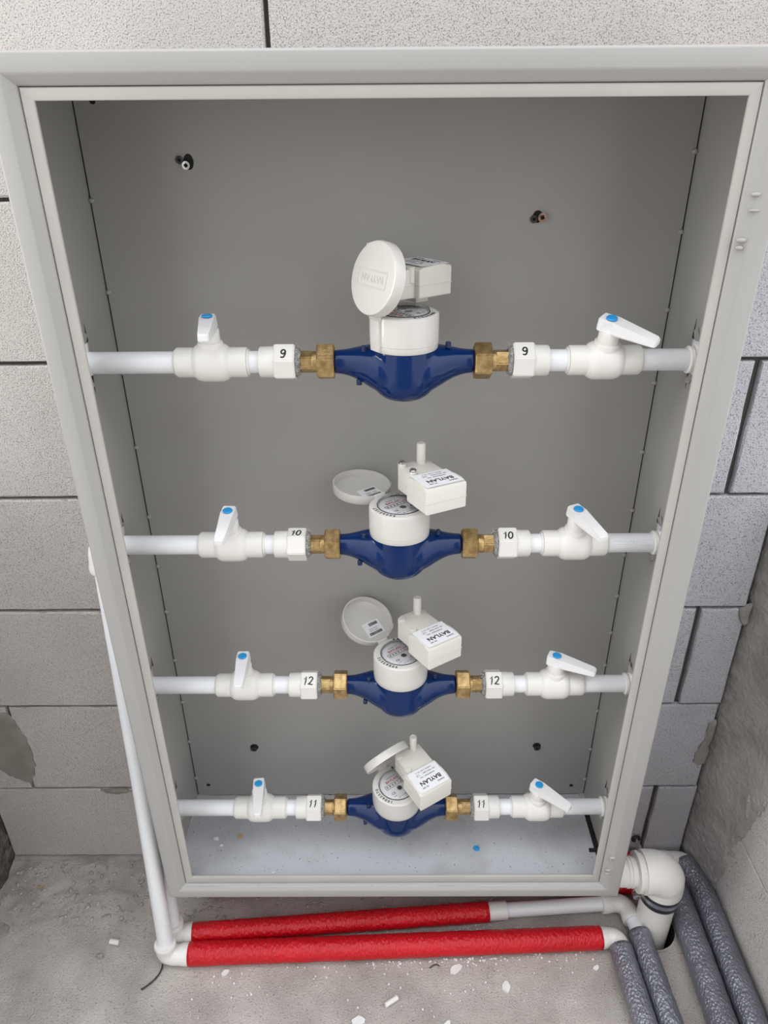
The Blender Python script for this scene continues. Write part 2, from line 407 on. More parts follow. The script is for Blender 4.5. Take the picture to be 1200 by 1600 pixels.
# ------------------------------------------------------------------ the meter cabinet
XL, XR, ZB, ZT = -.358, .3725, .1722, 1.3425
IXL, IXR, IZB, IZT = -.3505, .3585, .1955, 1.330
YF, YBK = -.192, -.0070
ROWS = {9: dict(y=-.113, z=1.040, mx=.0205, tilt=0.0), 10: dict(y=-.1150, z=.7950, mx=.0160, tilt=-.04),
        12: dict(y=-.1120, z=.5520, mx=.0185, tilt=-.04), 11: dict(y=-.1145, z=.2920, mx=.0135, tilt=.07)}
cab = thing('meter_cabinet', 'large open light grey metal meter cabinet fixed on the block wall', 'cabinet', (0, 0, 0))
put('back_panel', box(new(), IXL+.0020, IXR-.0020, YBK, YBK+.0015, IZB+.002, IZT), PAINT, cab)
def side_panel(x0, x1, right):
    """sheet with square cut-outs where the pipes pass"""
    bm = new(); holes = [(R['y']-.019, R['y']+.019, R['z']-.020, R['z']+.021) for R in ROWS.values()]
    ycuts = sorted({YF+.004, YBK+.0035} | {h[0] for h in holes} | {h[1] for h in holes})
    zcuts = sorted({IZB, IZT} | {h[2] for h in holes} | {h[3] for h in holes})
    V = {}
    def vv(x, y, z):
        k = (round(x, 5), round(y, 5), round(z, 5))
        if k not in V: V[k] = bm.verts.new((x, y, z))
        return V[k]
    for a, b in zip(ycuts, ycuts[1:]):
        for c, d in zip(zcuts, zcuts[1:]):
            my, mz = (a+b)/2, (c+d)/2
            if any(h[0] < my < h[1] and h[2] < mz < h[3] for h in holes): continue
            bm.faces.new((vv(x0, a, c), vv(x0, b, c), vv(x0, b, d), vv(x0, a, d)))
    ext = bmesh.ops.extrude_face_region(bm, geom=list(bm.faces))
    for v in ext['geom']:
        if isinstance(v, bmesh.types.BMVert): v.co.x = x1
    return bm
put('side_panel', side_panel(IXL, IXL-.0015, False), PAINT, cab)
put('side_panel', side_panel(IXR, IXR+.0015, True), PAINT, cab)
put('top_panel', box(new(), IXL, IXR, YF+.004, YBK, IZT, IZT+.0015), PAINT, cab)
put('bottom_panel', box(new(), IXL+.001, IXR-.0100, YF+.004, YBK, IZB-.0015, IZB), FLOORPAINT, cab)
sk = new(); box(sk, IXR-.0098, IXR-.0005, -.178, -.026, IZB-.004, IZB-.001)  # black filler stands in for the shade inside the open floor gap
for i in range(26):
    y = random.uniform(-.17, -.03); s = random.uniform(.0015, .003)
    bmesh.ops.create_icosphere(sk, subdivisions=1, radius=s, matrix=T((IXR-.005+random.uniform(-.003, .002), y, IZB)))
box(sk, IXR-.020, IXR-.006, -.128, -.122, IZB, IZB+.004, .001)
tag(put('gap_shade', sk, BLACK, cab), 'black strip painted as shade in the open gap at right end of the cabinet floor')
SEAM = dict(left=.0285, right=.0330, top=.0275, bottom=.0262); INNER = dict(left=.0410, right=.0445, top=.0390, bottom=.0425)
def rail(prof, side):
    """mitred length of a picture-frame profile; prof: (inset, y); insets differ a little from side to side"""
    bm = new(); A = []; B = []
    def ins(d, s):
        if d <= .034: return d*SEAM[s]/.034
        return SEAM[s]+(d-.034)*(INNER[s]-SEAM[s])/.0132
    for d, y in prof:
        x0, x1, z0, z1 = XL+ins(d, 'left'), XR-ins(d, 'right'), ZB+ins(d, 'bottom'), ZT-ins(d, 'top')
        c = {'top': ((x0, z1), (x1, z1)), 'bottom': ((x0, z0), (x1, z0)), 'left': ((x0, z0), (x0, z1)), 'right': ((x1, z0), (x1, z1))}[side]
        A.append(bm.verts.new((c[0][0], y, c[0][1]))); B.append(bm.verts.new((c[1][0], y, c[1][1])))
    for i in range(len(prof)-1): bm.faces.new((A[i], A[i+1], B[i+1], B[i]))
    return bm
FP = [(.0015, -.164), (0, -.166), (0, -.1885), (.0006, -.1905), (.0018, -.1917), (.0035, -.192), (.0200, -.192), (.0218, -.1916), (.0236, -.1906), (.0318, -.1862), (.0336, -.1845), (.0340, -.1815), (.0340, -.174)]
LP = [(.0349, -.170), (.0349, -.1842), (.0355, -.1850), (.0362, -.1853), (.0462, -.1853), (.0470, -.1848), (.0472, -.1838), (.0472, -.1825), (.0352, -.1822)]
for s in ('top', 'bottom', 'left', 'right'):
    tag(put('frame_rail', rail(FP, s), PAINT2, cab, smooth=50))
    put('lip_rail', rail(LP, s), LIPM, cab, smooth=40)
for x0, x1 in ((IXL+.0002, IXL+.0030), (IXR-.0030, IXR-.0002)):
    put('seam_shade', box(new(), x0, x1, YBK+.0016, YBK+.0030, IZB, IZT), BLACK, cab)  # black strips paint in the dark of the gaps beside the back panel
wd = new()      # small weld tacks along the back seams
for z in (1.205, 1.099, .995, .889, .779, .694, .61, .513, .423, .332, .242):
    bmesh.ops.create_icosphere(wd, subdivisions=2, radius=1, matrix=T((IXL+.003, YBK-.001, z)) @ Matrix.Diagonal((.004, .003, .003, 1)))
for z in (1.253, 1.166, 1.073, .9775, .878, .786, .710, .636, .565, .50, .40, .31, .235):
    bmesh.ops.create_icosphere(wd, subdivisions=2, radius=1, matrix=T((IXR-.003, YBK-.001, z)) @ Matrix.Diagonal((.004, .003, .003, 1)))
o = put('weld_tacks', wd, PAINT, cab, smooth=80); o['kind'] = 'stuff'
for x, y, z, sx, sz in ((.3500, -.1915, 1.222, .005, .0022), (.3515, -.1915, 1.208, .006, .0016), (.3455, -.191, 1.181, .0055, .0024), (.3450, -.191, 1.174, .004, .0024),
                        (.3500, -.1915, .268, .0055, .0024), (.3480, -.191, .262, .0022, .005), (.3475, -.191, .238, .005, .002), (.347, -.191, .231, .0045, .0016)):
    w = new(); bmesh.ops.create_icosphere(w, subdivisions=2, radius=1, matrix=T((x, y, z)) @ Matrix.Diagonal((sx, .0028, sz, 1)))
    put('weld_bead', w, PAINT2, cab, smooth=80)
def screw(x, z, m, r=.0042, proud=.004, yaw=0, tilt=(0, 0)):
    bm = new()
    lathe(bm, [(r*.45, 0), (r*.5, -.001), (r, -proud+.001), (r, -proud), (r*.45, -proud-.0002), (r*.4, -proud+.0015), (0.00001, -proud+.0016)], 'Y', 20, cap=False)
    o = put('screw', bm, m, cab, T((x, YBK, z)) @ rotm(tilt[0], 'X') @ rotm(tilt[1], 'Z'), smooth=40)
    cb = new(); q = r*.52
    for a in (0, 1):
        bx = (q, r*.16) if a == 0 else (r*.16, q)
        box(cb, -bx[0], bx[0], -proud-.0006, -proud+.0006, -bx[1], bx[1])
    put('cross_slot', cb, BLACK, o, rotm(yaw, 'Y')); return o
screw(-.2376, 1.2475, DARKSTEEL, .0044, .002, .2); screw(-.2302, 1.2420, CHROME, .0046, .0045, .1)
screw(.1770, 1.1812, DARKSTEEL, .0044, .002, .5); screw(.1852, 1.1845, RUSTY, .0052, .0075, .4, (.1, .1))
screw(-.2362, .3157, DARKSTEEL, .0058, .004, .4, (.15, 0)); screw(.2605, .3166, DARKSTEEL, .0058, .005, .2, (.1, .1))
for x, z in ((-.3268, 1.3075), (.3376, 1.3108), (-.3278, .2230), (.3325, .2185)):
    h = new(); lathe(h, [(.0034, 0), (.0034, -.0004)], 'Y', 20); put('drill_hole', h, BLACK, cab, T((x, YBK, z)))
for (x, z, rx, rz) in ((-.2275, 1.2455, .0058, .0085), (.1815, 1.184, .006, .007), (-.2355, .317, .0072, .0072), (.2605, .318, .007, .0068)):
    h = new(); lathe(h, [(1, 0), (1, -.0003)], 'Y', 24); bmesh.ops.transform(h, matrix=Matrix.Diagonal((rx, 1, rz, 1)), verts=h.verts)
    put('slotted_hole', h, BLACK, cab, T((x, YBK, z)))
# bent tongues of torn sheet at the cut-outs
for k, R in ROWS.items():
    for sgn, X in ((-1, IXL), (1, IXR)):
        for top in (1, -1):
            bm = new(); hgt = random.uniform(.010, .017); wdt = random.uniform(.012, .018)
            y0 = R['y']+(.016 if top > 0 else .010); z0 = R['z']+top*.019
            lift = -sgn*random.uniform(.002, .006)
            p = [(X, y0, z0), (X, y0-wdt, z0+top*.001), (X+lift, y0-wdt*.5, z0+top*hgt), (X+lift*1.6, y0-wdt*.2, z0+top*hgt*.75)]
            vs = [bm.verts.new(q) for q in p]; vs2 = [bm.verts.new((q[0]+sgn*.0008, q[1], q[2])) for q in p]
            bm.faces.new(vs); bm.faces.new(vs2)
            for i in range(4): bm.faces.new((vs[i], vs[(i+1) % 4], vs2[(i+1) % 4], vs2[i]))
            put('torn_tongue', bm, PAINT, cab)
            bm = new(); q = [(X-sgn*.0003, y0+.001, z0), (X-sgn*.0003, y0+.006, z0+top*.001), (X-sgn*.0003, y0+.003, z0+top*(hgt+.008))]
            vs = [bm.verts.new(a) for a in q]; vs2 = [bm.verts.new((a[0]+sgn*.0006, a[1], a[2])) for a in q]
            bm.faces.new(vs); bm.faces.new(vs2)
            for i in range(3): bm.faces.new((vs[i], vs[(i+1) % 3], vs2[(i+1) % 3], vs2[i]))
            put('cut_slit', bm, BLACK, cab)

# ------------------------------------------------------------------ pipe rows
CACHE = {}
def share(key, build, m, smooth=40):
    if key not in CACHE:
        bm = build(); bmesh.ops.recalc_face_normals(bm, faces=bm.faces)
        d = bpy.data.meshes.new(key); bm.to_mesh(d); bm.free()
        if smooth:
            for p in d.polygons: p.use_smooth = True
            d.set_sharp_from_angle(angle=math.radians(smooth))
        d.materials.append(m); CACHE[key] = d
    return CACHE[key]
PR = .0127
def pipe_mesh(length): return lambda: lathe(new(), [(PR-.003, 0), (PR, 0), (PR, length), (PR-.003, length)], 'X', 28)
def hexprof(bm, af, x0, x1, ch=.0018):
    rad = af/math.sqrt(3); 
    lo, hi, l2, h2 = [], [], [], []
    for i in range(6):
        a = PI/6+i*PI/3+0
        for lst, xx, rr in ((lo, x0, rad-ch), (l2, x0+ch, rad), (h2, x1-ch, rad), (hi, x1, rad-ch)):
            lst.append(bm.verts.new((xx, rr*math.sin(a), rr*math.cos(a))))
    for A, B in ((lo, l2), (l2, h2), (h2, hi)):
        for i in range(6): bm.faces.new((A[i], A[(i+1) % 6], B[(i+1) % 6], B[i]))
    bm.faces.new(lo); bm.faces.new(hi)
    es = [e for e in bm.edges if len(e.link_faces) == 2 and abs(e.verts[0].co.x-e.verts[1].co.x) > ch*1.5]
    bmesh.ops.bevel(bm, geom=es, offset=.0012, segments=2, affect='EDGES')
    return bm     # a flat faces +z
def valve_body():
    bm = new()
    P = [(.0128, -.0415), (.0165, -.0410), (.0172, -.0395), (.0172, -.0205), (.0178, -.0200), (.0205, -.0165), (.0218, -.0130), (.0222, -.0090), (.0222, .0090), (.0218, .0130), (.0205, .0165), (.0178, .0200), (.0172, .0205), (.0172, .0395), (.0165, .0410), (.0128, .0415)]
    return lathe(bm, P, 'X', 36)
def valve_neck():
    return lathe(new(), [(.0145, .012), (.0145, .0235), (.0138, .0245), (.0118, .0250), (.0118, .0380), (.0110, .0392)], 'Z', 28)
def bead(x): return lambda: lathe(new(), [(PR-.001, x-.0018), (PR+.0016, x-.0014), (PR+.0024, x), (PR+.0014, x+.0016), (PR-.001, x+.0018)], 'X', 28)
def handle_mesh():
    # pointed flat lever lying along +x, underside at z=0
    bm = new()
    poly = [(-.0135, -.0085), (-.0120, -.0100), (.004, -.0100), (.0520, -.0070), (.0560, -.0060), (.0560, .0060), (.0520, .0070), (.004, .0100), (-.0120, .0100), (-.0135, .0085)]
    lo = [bm.verts.new((x, y, 0 if x < .01 else .001)) for x, y in poly]
    hi = [bm.verts.new((x, y*.86, .0145-.0050*max(0, (x-.005)/.05))) for x, y in poly]
    n = len(poly); bm.faces.new(lo); bm.faces.new(hi)
    for i in range(n): bm.faces.new((lo[i], lo[(i+1) % n], hi[(i+1) % n], hi[i]))
    es = list(bm.edges); bmesh.ops.bevel(bm, geom=es, offset=.0012, segments=2, affect='EDGES')
    return bm
def cap_mesh(): return lathe(new(), [(.0062, 0), (.0062, .0012), (.0056, .0018), (.00001, .0019)], 'Z', 24, cap=False)
def adapter_body(): return hexprof(new(), .0385, 0, .0245)
def adapter_socket(): return lathe(new(), [(.0128, -.0175), (.0168, -.0172), (.0176, -.0160), (.0180, .002), (.0180, .004)], 'X', 32)
def seal_mesh():
    bm = new(); pr = [(.0128, .0240), (.0172, .0243), (.0178, .0262), (.0165, .0278), (.0150, .0290), (.0128, .0300)]
    lathe(bm, pr, 'X', 30, cap=False)
    for v in bm.verts: v.co += Vector((random.uniform(-.0006, .0006), random.uniform(-.0008, .0008), random.uniform(-.0008, .0008)))
    return bm
def tail_mesh(): 
    bm = hexprof(new(), .0225, .029, .0435, .0008)
    lathe(bm, [(.0118, .024), (.0118, .029), (.0112, .0295)], 'X', 24); lathe(bm, [(.0118, .0430), (.0122, .0440), (.0122, .0500)], 'X', 24); return bm
def nut_mesh(): return hexprof(new(), .0375, 0, .0200, .0016)

def strokes(kind):
    """hand-drawn figures as pen strokes, unit height, origin at centre"""
    arc = lambda cx, cy, rx, ry, a0, a1, n=14: [(cx+rx*math.cos(math.radians(a0+(a1-a0)*i/n)), cy+ry*math.sin(math.radians(a0+(a1-a0)*i/n))) for i in range(n+1)]
    one = [(-.22, .18), (0, .48), (.02, .0), (-.04, -.5)]
    D = {'9': [arc(0, .2, .24, .25, 30, 390)+[(.26, -.1), (.16, -.40)]+arc(-.02, -.34, .2, .14, -20, -160, 6)],
         '1': [one], '0': [arc(0, 0, .27, .48, 80, 440, 20)],
         '2': [[(-.26, .28)]+arc(-.02, .25, .24, .23, 150, -20, 10)+[(.05, -.1), (-.28, -.44), (0, -.40), (.34, -.46)]]}
    return D[kind]
def number_mesh(txt, h):
    bm = new(); adv = .58*h if len(txt) > 1 else 0
    for i, ch in enumerate(txt):
        ox = (i-(len(txt)-1)/2)*adv
        for st in strokes(ch):
            p = [Vector((ox+(x+.12*y)*h*.9, y*h, 0)) for x, y in st]
            W_ = .0009
            rows_ = []
            for k, q in enumerate(p):
                t = (p[min(k+1, len(p)-1)]-p[max(k-1, 0)]).normalized(); nn = Vector((-t.y, t.x, 0))*W_*(1 if 0 < k < len(p)-1 else .7)
                rows_.append([bm.verts.new(q+s*nn+Vector((0, 0, zz))) for s, zz in ((1, -.0002), (1, .00025), (-1, .00025), (-1, -.0002))])
            for a, b in zip(rows_, rows_[1:]):
                for m_ in range(4): bm.faces.new((a[m_], a[(m_+1) % 4], b[(m_+1) % 4], b[m_]))
            bm.faces.new(rows_[0]); bm.faces.new(rows_[-1])
    return bm
ORD = {9: 'top', 10: 'second', 12: 'third', 11: 'bottom'}
def make_valve(k, side, x, tilt, phi):
    R = ROWS[k]; nm = 'left' if side < 0 else 'right'
    t = thing('ball_valve', VL[(k, side)], 'valve', (x, R['y'], R['z']), 'ball valves in the cabinet')
    b = put('valve_body', share('valve_body', valve_body, FIT), FIT, t, rotm(tilt, 'X'))
    put('weld_ring', share('bead-l', bead(-.0420), FIT), FIT, t); put('weld_ring', share('bead-r', bead(.0420), FIT), FIT, t)
    put('valve_neck', share('valve_neck', valve_neck, FIT), FIT, t, rotm(tilt, 'X'))
    h = put('handle', share('handle', handle_mesh, HANDLEM), HANDLEM, t, rotm(tilt, 'X') @ T((0, 0, .0385)) @ rotm(-phi, 'Z'))
    tag(put('handle_cap', share('handle_cap', cap_mesh, BLUECAP), BLUECAP, h, T((-.001, 0, .0143))), 'round blue cap')
    return t
VL = {(9, -1): 'white ball valve left of top meter, handle pointing out, seen end on', (9, 1): 'white ball valve right of top meter with handle swung to the right',
      (10, -1): 'white ball valve left of the second meter from the top, handle pointing out', (10, 1): 'white ball valve right of the second meter from the top, handle steeply down',
      (12, -1): 'white ball valve left of the meter in the row numbered 12', (12, 1): 'white ball valve in the row numbered 12 with handle swung far right',
      (11, -1): 'white ball valve left of the lowest meter near the cabinet floor', (11, 1): 'white ball valve right of the lowest meter, handle slanting down right'}
def make_adapter(k, side, x, ang):
    """x: outer end of the hex away from the meter; hex points towards the meter"""
    R = ROWS[k]; s = 'left' if side < 0 else 'right'
    t = thing('threaded_adapter', f'white hexagonal adapter marked {k} in black, {s} of the {ORD[k]} meter', 'pipe fitting', group='numbered hexagonal adapters')
    fl = rotm(PI, 'Z') if side > 0 else Matrix()
    t.matrix_world = T((x, R['y'], R['z'])) @ fl
    # flat facing up is turned towards the viewer by (90 - elevation)
    tr = rotm(math.radians(90-ang)*(1 if side < 0 else -1), 'X')
    put('hex_body', share('adapter_body', adapter_body, FIT, 30), FIT, t, tr)
    put('socket', share('adapter_socket', adapter_socket, FIT), FIT, t)
    tag(put('thread_seal', share('seal%d' % (k % 3), seal_mesh, HEMP), HEMP, t), 'frayed grey hemp on the thread')
    num = put('handwritten_number', number_mesh(str(k), .0125 if k in (11, 12) else .011), INK, t, tr @ T((.0118 if side < 0 else .0125, -.0015 if side < 0 else .0015, .01935)) @ (Matrix() if side < 0 else rotm(PI, 'Z')))
    fb = new()
    for i in range(7):
        a = random.uniform(-.6, 2.2); p = Vector((.026+random.uniform(-.001, .002), .016*math.cos(a)*(-1 if side < 0 else 1), .016*math.sin(a))); pts = [p]
        for q in range(4): p = p+Vector((random.uniform(-.002, .003), random.uniform(-.002, .002), random.uniform(-.0015, .0028))); pts.append(p)
        tube(fb, pts, .00022, 4)
    o = put('hemp_fibre', fb, FIBRE, t); o['kind'] = 'stuff'
    return t
def make_union(k, side, x_tail, x_nut):
    """brass tail and coupling nut; x_nut: meter-side end of the nut"""
    R = ROWS[k]; s = 'left' if side < 0 else 'right'
    t = thing('brass_union', f'brass union with hexagonal nut screwed on the {s} end of the {ORD[k]} meter', 'pipe fitting', group='brass unions')
    fl = rotm(PI, 'Z') if side > 0 else Matrix()
    t.matrix_world = T((x_tail, R['y'], R['z'])) @ fl
    put('tail_piece', share('tail', tail_mesh, BRASS, 30), BRASS, t, rotm(random.uniform(0, 1), 'X'))
    n = abs(x_nut-x_tail)
    put('union_nut', share('nut', nut_mesh, BRASS, 30), BRASS, t, T((n-.0200, 0, 0)) @ rotm(random.uniform(.35, .65), 'X'))
    return t
def make_pipe(k, x0, x1, name, label, group, collar=None, label2=None):
    R = ROWS[k]
    t = thing(name, label, 'pipe', (x0, R['y'], R['z']), group)
    put('tube', lathe(new(), [(PR-.003, 0), (PR, 0), (PR, x1-x0), (PR-.003, x1-x0)], 'X', 32), PPR, t, smooth=40)
    if collar is not None:
        cb = new()
        for a in (0, .006): lathe(cb, [(PR, collar-x0+a), (PR+.0030, collar-x0+a+.0008), (PR+.0034, collar-x0+a+.0030), (PR+.0020, collar-x0+a+.0050), (PR, collar-x0+a+.0052)], 'X', 32, cap=False)
        put('melted_collar', cb, FIT, t, smooth=60)
    return t

GEO = {   # per row: valve centre L, adapter hex outer x L, nut meter-side x L, the same on the right, valve centre R; facet elevations
 9: dict(vL=-.2018, hL=-.1292, nL=-.0600, vR=.2512, hR=.1698, nR=.1014, eL=50, eR=54),
 10: dict(vL=-.2040, hL=-.1304, nL=-.0618, vR=.2447, hR=.1691, nR=.0980, eL=86, eR=68),
 12: dict(vL=-.2102, hL=-.1279, nL=-.0598, vR=.2447, hR=.1672, nR=.1001, eL=62, eR=60),
 11: dict(vL=-.2096, hL=-.1341, nL=-.0687, vR=.2428, hR=.1633, nR=.0926, eL=72, eR=68)}
VT = {(9, -1): (.02, 1.45), (9, 1): (.28, .70), (10, -1): (.10, 1.60), (10, 1): (.10, 1.18), (12, -1): (.0, 1.52), (12, 1): (.02, .47), (11, -1): (-.03, 1.46), (11, 1): (.05, .72)}
PW = {9: 'white pipe from left cabinet side into top valve', 10: 'white pipe from left cabinet side into second valve down', 12: 'white pipe from left cabinet side into the valve numbered row 12', 11: 'lowest white pipe from the left cabinet side above its floor'}
PE = {9: 'white pipe from top right valve to right cabinet side', 10: 'printed white pipe from second right valve to right cabinet side', 12: 'white pipe from the right valve of row 12 to the cabinet side', 11: 'lowest white pipe from right valve to right cabinet side'}
for k, R in ROWS.items():
    g = GEO[k]
    make_pipe(k, -.366, g['vL']-.0300, 'supply_pipe', PW[k], 'pipes entering the left cabinet side')
    make_valve(k, -1, g['vL'], VT[(k, -1)][0], VT[(k, -1)][1])
    make_pipe(k, g['vL']+.0330, g['hL']-.008, 'pipe_nipple', f'short white pipe between left valve and adapter of the {ORD[k]} row', 'short pipe nipples')
    make_adapter(k, -1, g['hL'], g['eL'])
    make_union(k, -1, g['hL'], g['nL'])
    make_union(k, 1, g['hR'], g['nR'])
    make_adapter(k, 1, g['hR'], g['eR'])
    make_pipe(k, g['hR']+.008, g['vR']-.0330, 'pipe_nipple', f'short white pipe between adapter and right valve of the {ORD[k]} row', 'short pipe nipples')
    make_valve(k, 1, g['vR'], VT[(k, 1)][0], VT[(k, 1)][1])
    p = make_pipe(k, g['vR']+.0300, .3685, 'supply_pipe', PE[k], 'pipes leaving the right cabinet side', collar=.3475)
    if k == 10:   # faint print on this pipe
        pb = new(); xx = .020
        for i in range(30):
            w = random.choice((.0006, .001, .0014)); hh = .0022 if i < 17 else .0038
            if i not in (8, 9, 13, 16): 
                a0 = math.radians(205-90); 
                bmv = []
                for dx, da in ((0, -hh), (w, -hh), (w, hh), (0, hh)):
                    an = math.radians(150)+da/PR
                    bmv.append(pb.verts.new((xx+dx, PR*1.004*math.cos(an), PR*1.004*math.sin(an))))
                pb.faces.new(bmv)
            xx += w+.0012
        tag(put('printed_marking', pb, GREYINK, p), 'faint grey printed marking')

# ------------------------------------------------------------------ water meters
def interp(tab, v):
    for (p, q), (r, s_) in zip(tab, tab[1:]):
        if p <= v <= r:
            t = (v-p)/(r-p); return q+(s_-q)*t
    return tab[-1][1]
def meter_body():
    """round bowl and two trumpet-shaped necks, fused into one skin"""
    bm = new()
    lathe(bm, [(.0000, -.0450), (.0100, -.0446), (.0190, -.0430), (.0260, -.0400), (.0315, -.0355), (.0352, -.0295), (.0370, -.0225), (.0376, -.014), (.0378, .0), (.0378, .0205), (.0, .0205)], 'Z', 56, cap=False)
    bmesh.ops.remove_doubles(bm, verts=bm.verts, dist=1e-5)
    zbt = [(0, -.037), (.030, -.0350), (.040, -.0295), (.050, -.0232), (.058, -.0188), (.066, -.0158), (.074, -.0141), (.09, -.0137)]
    ztt = [(0, .0195), (.036, .0195), (.046, .0185), (.056, .0165), (.066, .0145), (.076, .0137), (.09, .0137)]
    wt = [(0, .034), (.030, .0315), (.040, .0270), (.050, .0215), (.058, .0178), (.066, .0152), (.074, .0139), (.09, .0136)]
    rings = []; n = 40
    for i in range(61):
        x = -.0815+.163*i/60; a = abs(x); zb, zt, w = interp(zbt, a), interp(ztt, a), interp(wt, a)
        cz, hz = (zb+zt)/2, (zt-zb)/2
        rings.append([bm.verts.new((x, w*math.cos(2*PI*k/n), cz+hz*math.sin(2*PI*k/n))) for k in range(n)])
    for A, B in zip(rings, rings[1:]):
        for k in range(n): bm.faces.new((A[k], A[(k+1) % n], B[(k+1) % n], B[k]))
    bm.faces.new(rings[0]); bm.faces.new(rings[-1])
    bmesh.ops.recalc_face_normals(bm, faces=bm.faces)
    d = bpy.data.meshes.new('tmp'); bm.to_mesh(d); bm.free()
    o = bpy.data.objects.new('tmp', d); COL.objects.link(o)
    m = o.modifiers.new('fuse', 'REMESH'); m.mode = 'VOXEL'; m.voxel_size = .0013
    m2 = o.modifiers.new('soften', 'SMOOTH'); m2.factor = .5; m2.iterations = 34
    dg = bpy.context.evaluated_depsgraph_get(); dg.update()
    e = bpy.data.meshes.new_from_object(o.evaluated_get(dg)); bpy.data.objects.remove(o); bpy.data.meshes.remove(d)
    out = new(); out.from_mesh(e); bpy.data.meshes.remove(e)
    return out
CT = .0570      # top of the white register housing above the pipe axis
def cover_mesh():
    return lathe(new(), [(.0372, .0170), (.0384, .0172), (.0391, .0182), (.0392, .0240), (.0388, .0243), (.0388, .0247), (.0395, .0250), (.0395, CT-.004), (.0390, CT-.0015), (.0375, CT-.0002), (.0365, CT), (.0292, CT), (.0286, CT-.0006), (.0286, CT-.004)], 'Z', 64, cap=False)
def dial_mesh(): return lathe(new(), [(.0288, CT-.0020), (.0288, CT-.0010), (.00001, CT-.0010)], 'Z', 48, cap=False)
def dial_rim(): return lathe(new(), [(.0292, CT-.001), (.0292, CT+.0008), (.0286, CT+.0008), (.0286, CT-.001)], 'Z', 48, cap=False)
def dome_mesh(): return lathe(new(), [(.0284, CT-.002), (.0284, CT+.0030), (.0276, CT+.0040), (.0255, CT+.0045), (.00001, CT+.0046)], 'Z', 48, cap=False)
LR = .0392
def lid_mesh():   # hinge at origin, closed lid reaches to -y, its outside faces +z
    bm = new()
    lathe(bm, [(.00001, .0135), (LR-.004, .0135), (LR-.0012, .0128), (LR, .0108), (LR, 0), (LR-.0016, 0), (LR-.0018, .0105), (LR-.003, .0112), (.00001, .0112)], 'Z', 56, T((0, -LR, 0)), cap=False)
    return bm
def tab_mesh():
    bm = box(new(), -.0045, .0045, -.0010, .0010, -.0035, .010, .0007)
    bmesh.ops.transform(bm, matrix=T((LR*math.cos(.8), -LR+LR*math.sin(.8), 0)) @ rotm(.8-PI/2, 'Z'), verts=bm.verts); return bm
def hinge_mesh():
    bm = new(); box(bm, -.0075, .0075, .036, .0425, .019, CT-.002, .001); 
    lathe(bm, [(.0028, -.0075), (.0028, .0075)], 'X', 16, T((0, .0410, CT-.001))); return bm
def module_mesh():
    bm = new()
    narrow = [(-.021, -.006), (.026, -.006), (.026, .034), (.018, .040), (-.012, .040), (-.021, .033)]
    prism(bm, narrow, 0, .0275, .0016)
    b2 = new()
    # wider head with a domed top
    prof = [(-.052, 0), (-.052, .0262), (-.0505, .0285), (-.040, .0300), (-.024, .0298), (-.012, .0290), (-.006, .0275), (-.004, .0262), (-.004, 0)]
    A = [b2.verts.new((-.029, y, z)) for y, z in prof]; B = [b2.verts.new((.029, y, z)) for y, z in prof]; n = len(prof)
    b2.faces.new(A); b2.faces.new(B)
    for i in range(n): b2.faces.new((A[i], A[(i+1) % n], B[(i+1) % n], B[i]))
    es = [e for e in b2.edges if (abs(e.verts[0].co.x-e.verts[1].co.x) < 1e-6) or e.calc_face_angle(0) > .6]
    bmesh.ops.bevel(b2, geom=es, offset=.0022, segments=3, affect='EDGES', profile=.6)
    d = bpy.data.meshes.new('tmp'); b2.to_mesh(d); b2.free(); bm.from_mesh(d); bpy.data.meshes.remove(d)
    return bm
def seam_mesh():
    bm = new(); box(bm, -.0293, .0293, -.0523, -.0037, .0118, .0124); box(bm, -.0213, .0263, -.006, .030, .0118, .0124); return bm
def stub_mesh(): return lathe(new(), [(.0058, 0), (.0058, .0225), (.0050, .0240), (.0030, .0243), (.0028, .0238), (.00001, .0236)], 'Z', 24, cap=False)
def boss_mesh(): return lathe(new(), [(.0052, .016), (.0052, .0298), (.0046, .0305), (.00001, .0305)], 'Z', 24, cap=False)
def post_mesh():
    bm = new(); lathe(bm, [(.0032, -.010), (.0032, .001)], 'Z', 16, T((.012, .020, 0))); lathe(bm, [(.0032, -.010), (.0032, .001)], 'Z', 16, T((-.012, .018, 0)))
    box(bm, -.014, .014, -.030, -.012, -.0065, .001, .001); return bm
def tiny_lines(n, w, h, seed, gap=.0005):
    rnd = random.Random(seed); bm = new(); x = -w/2
    while x < w/2:
        l_ = rnd.uniform(.0006, .0014)
        if rnd.random() < .85: box(bm, x, min(x+l_, w/2), -h/2*rnd.uniform(.6, 1), h/2*rnd.uniform(.6, 1), 0, .0002)
        x += l_+gap
    return bm
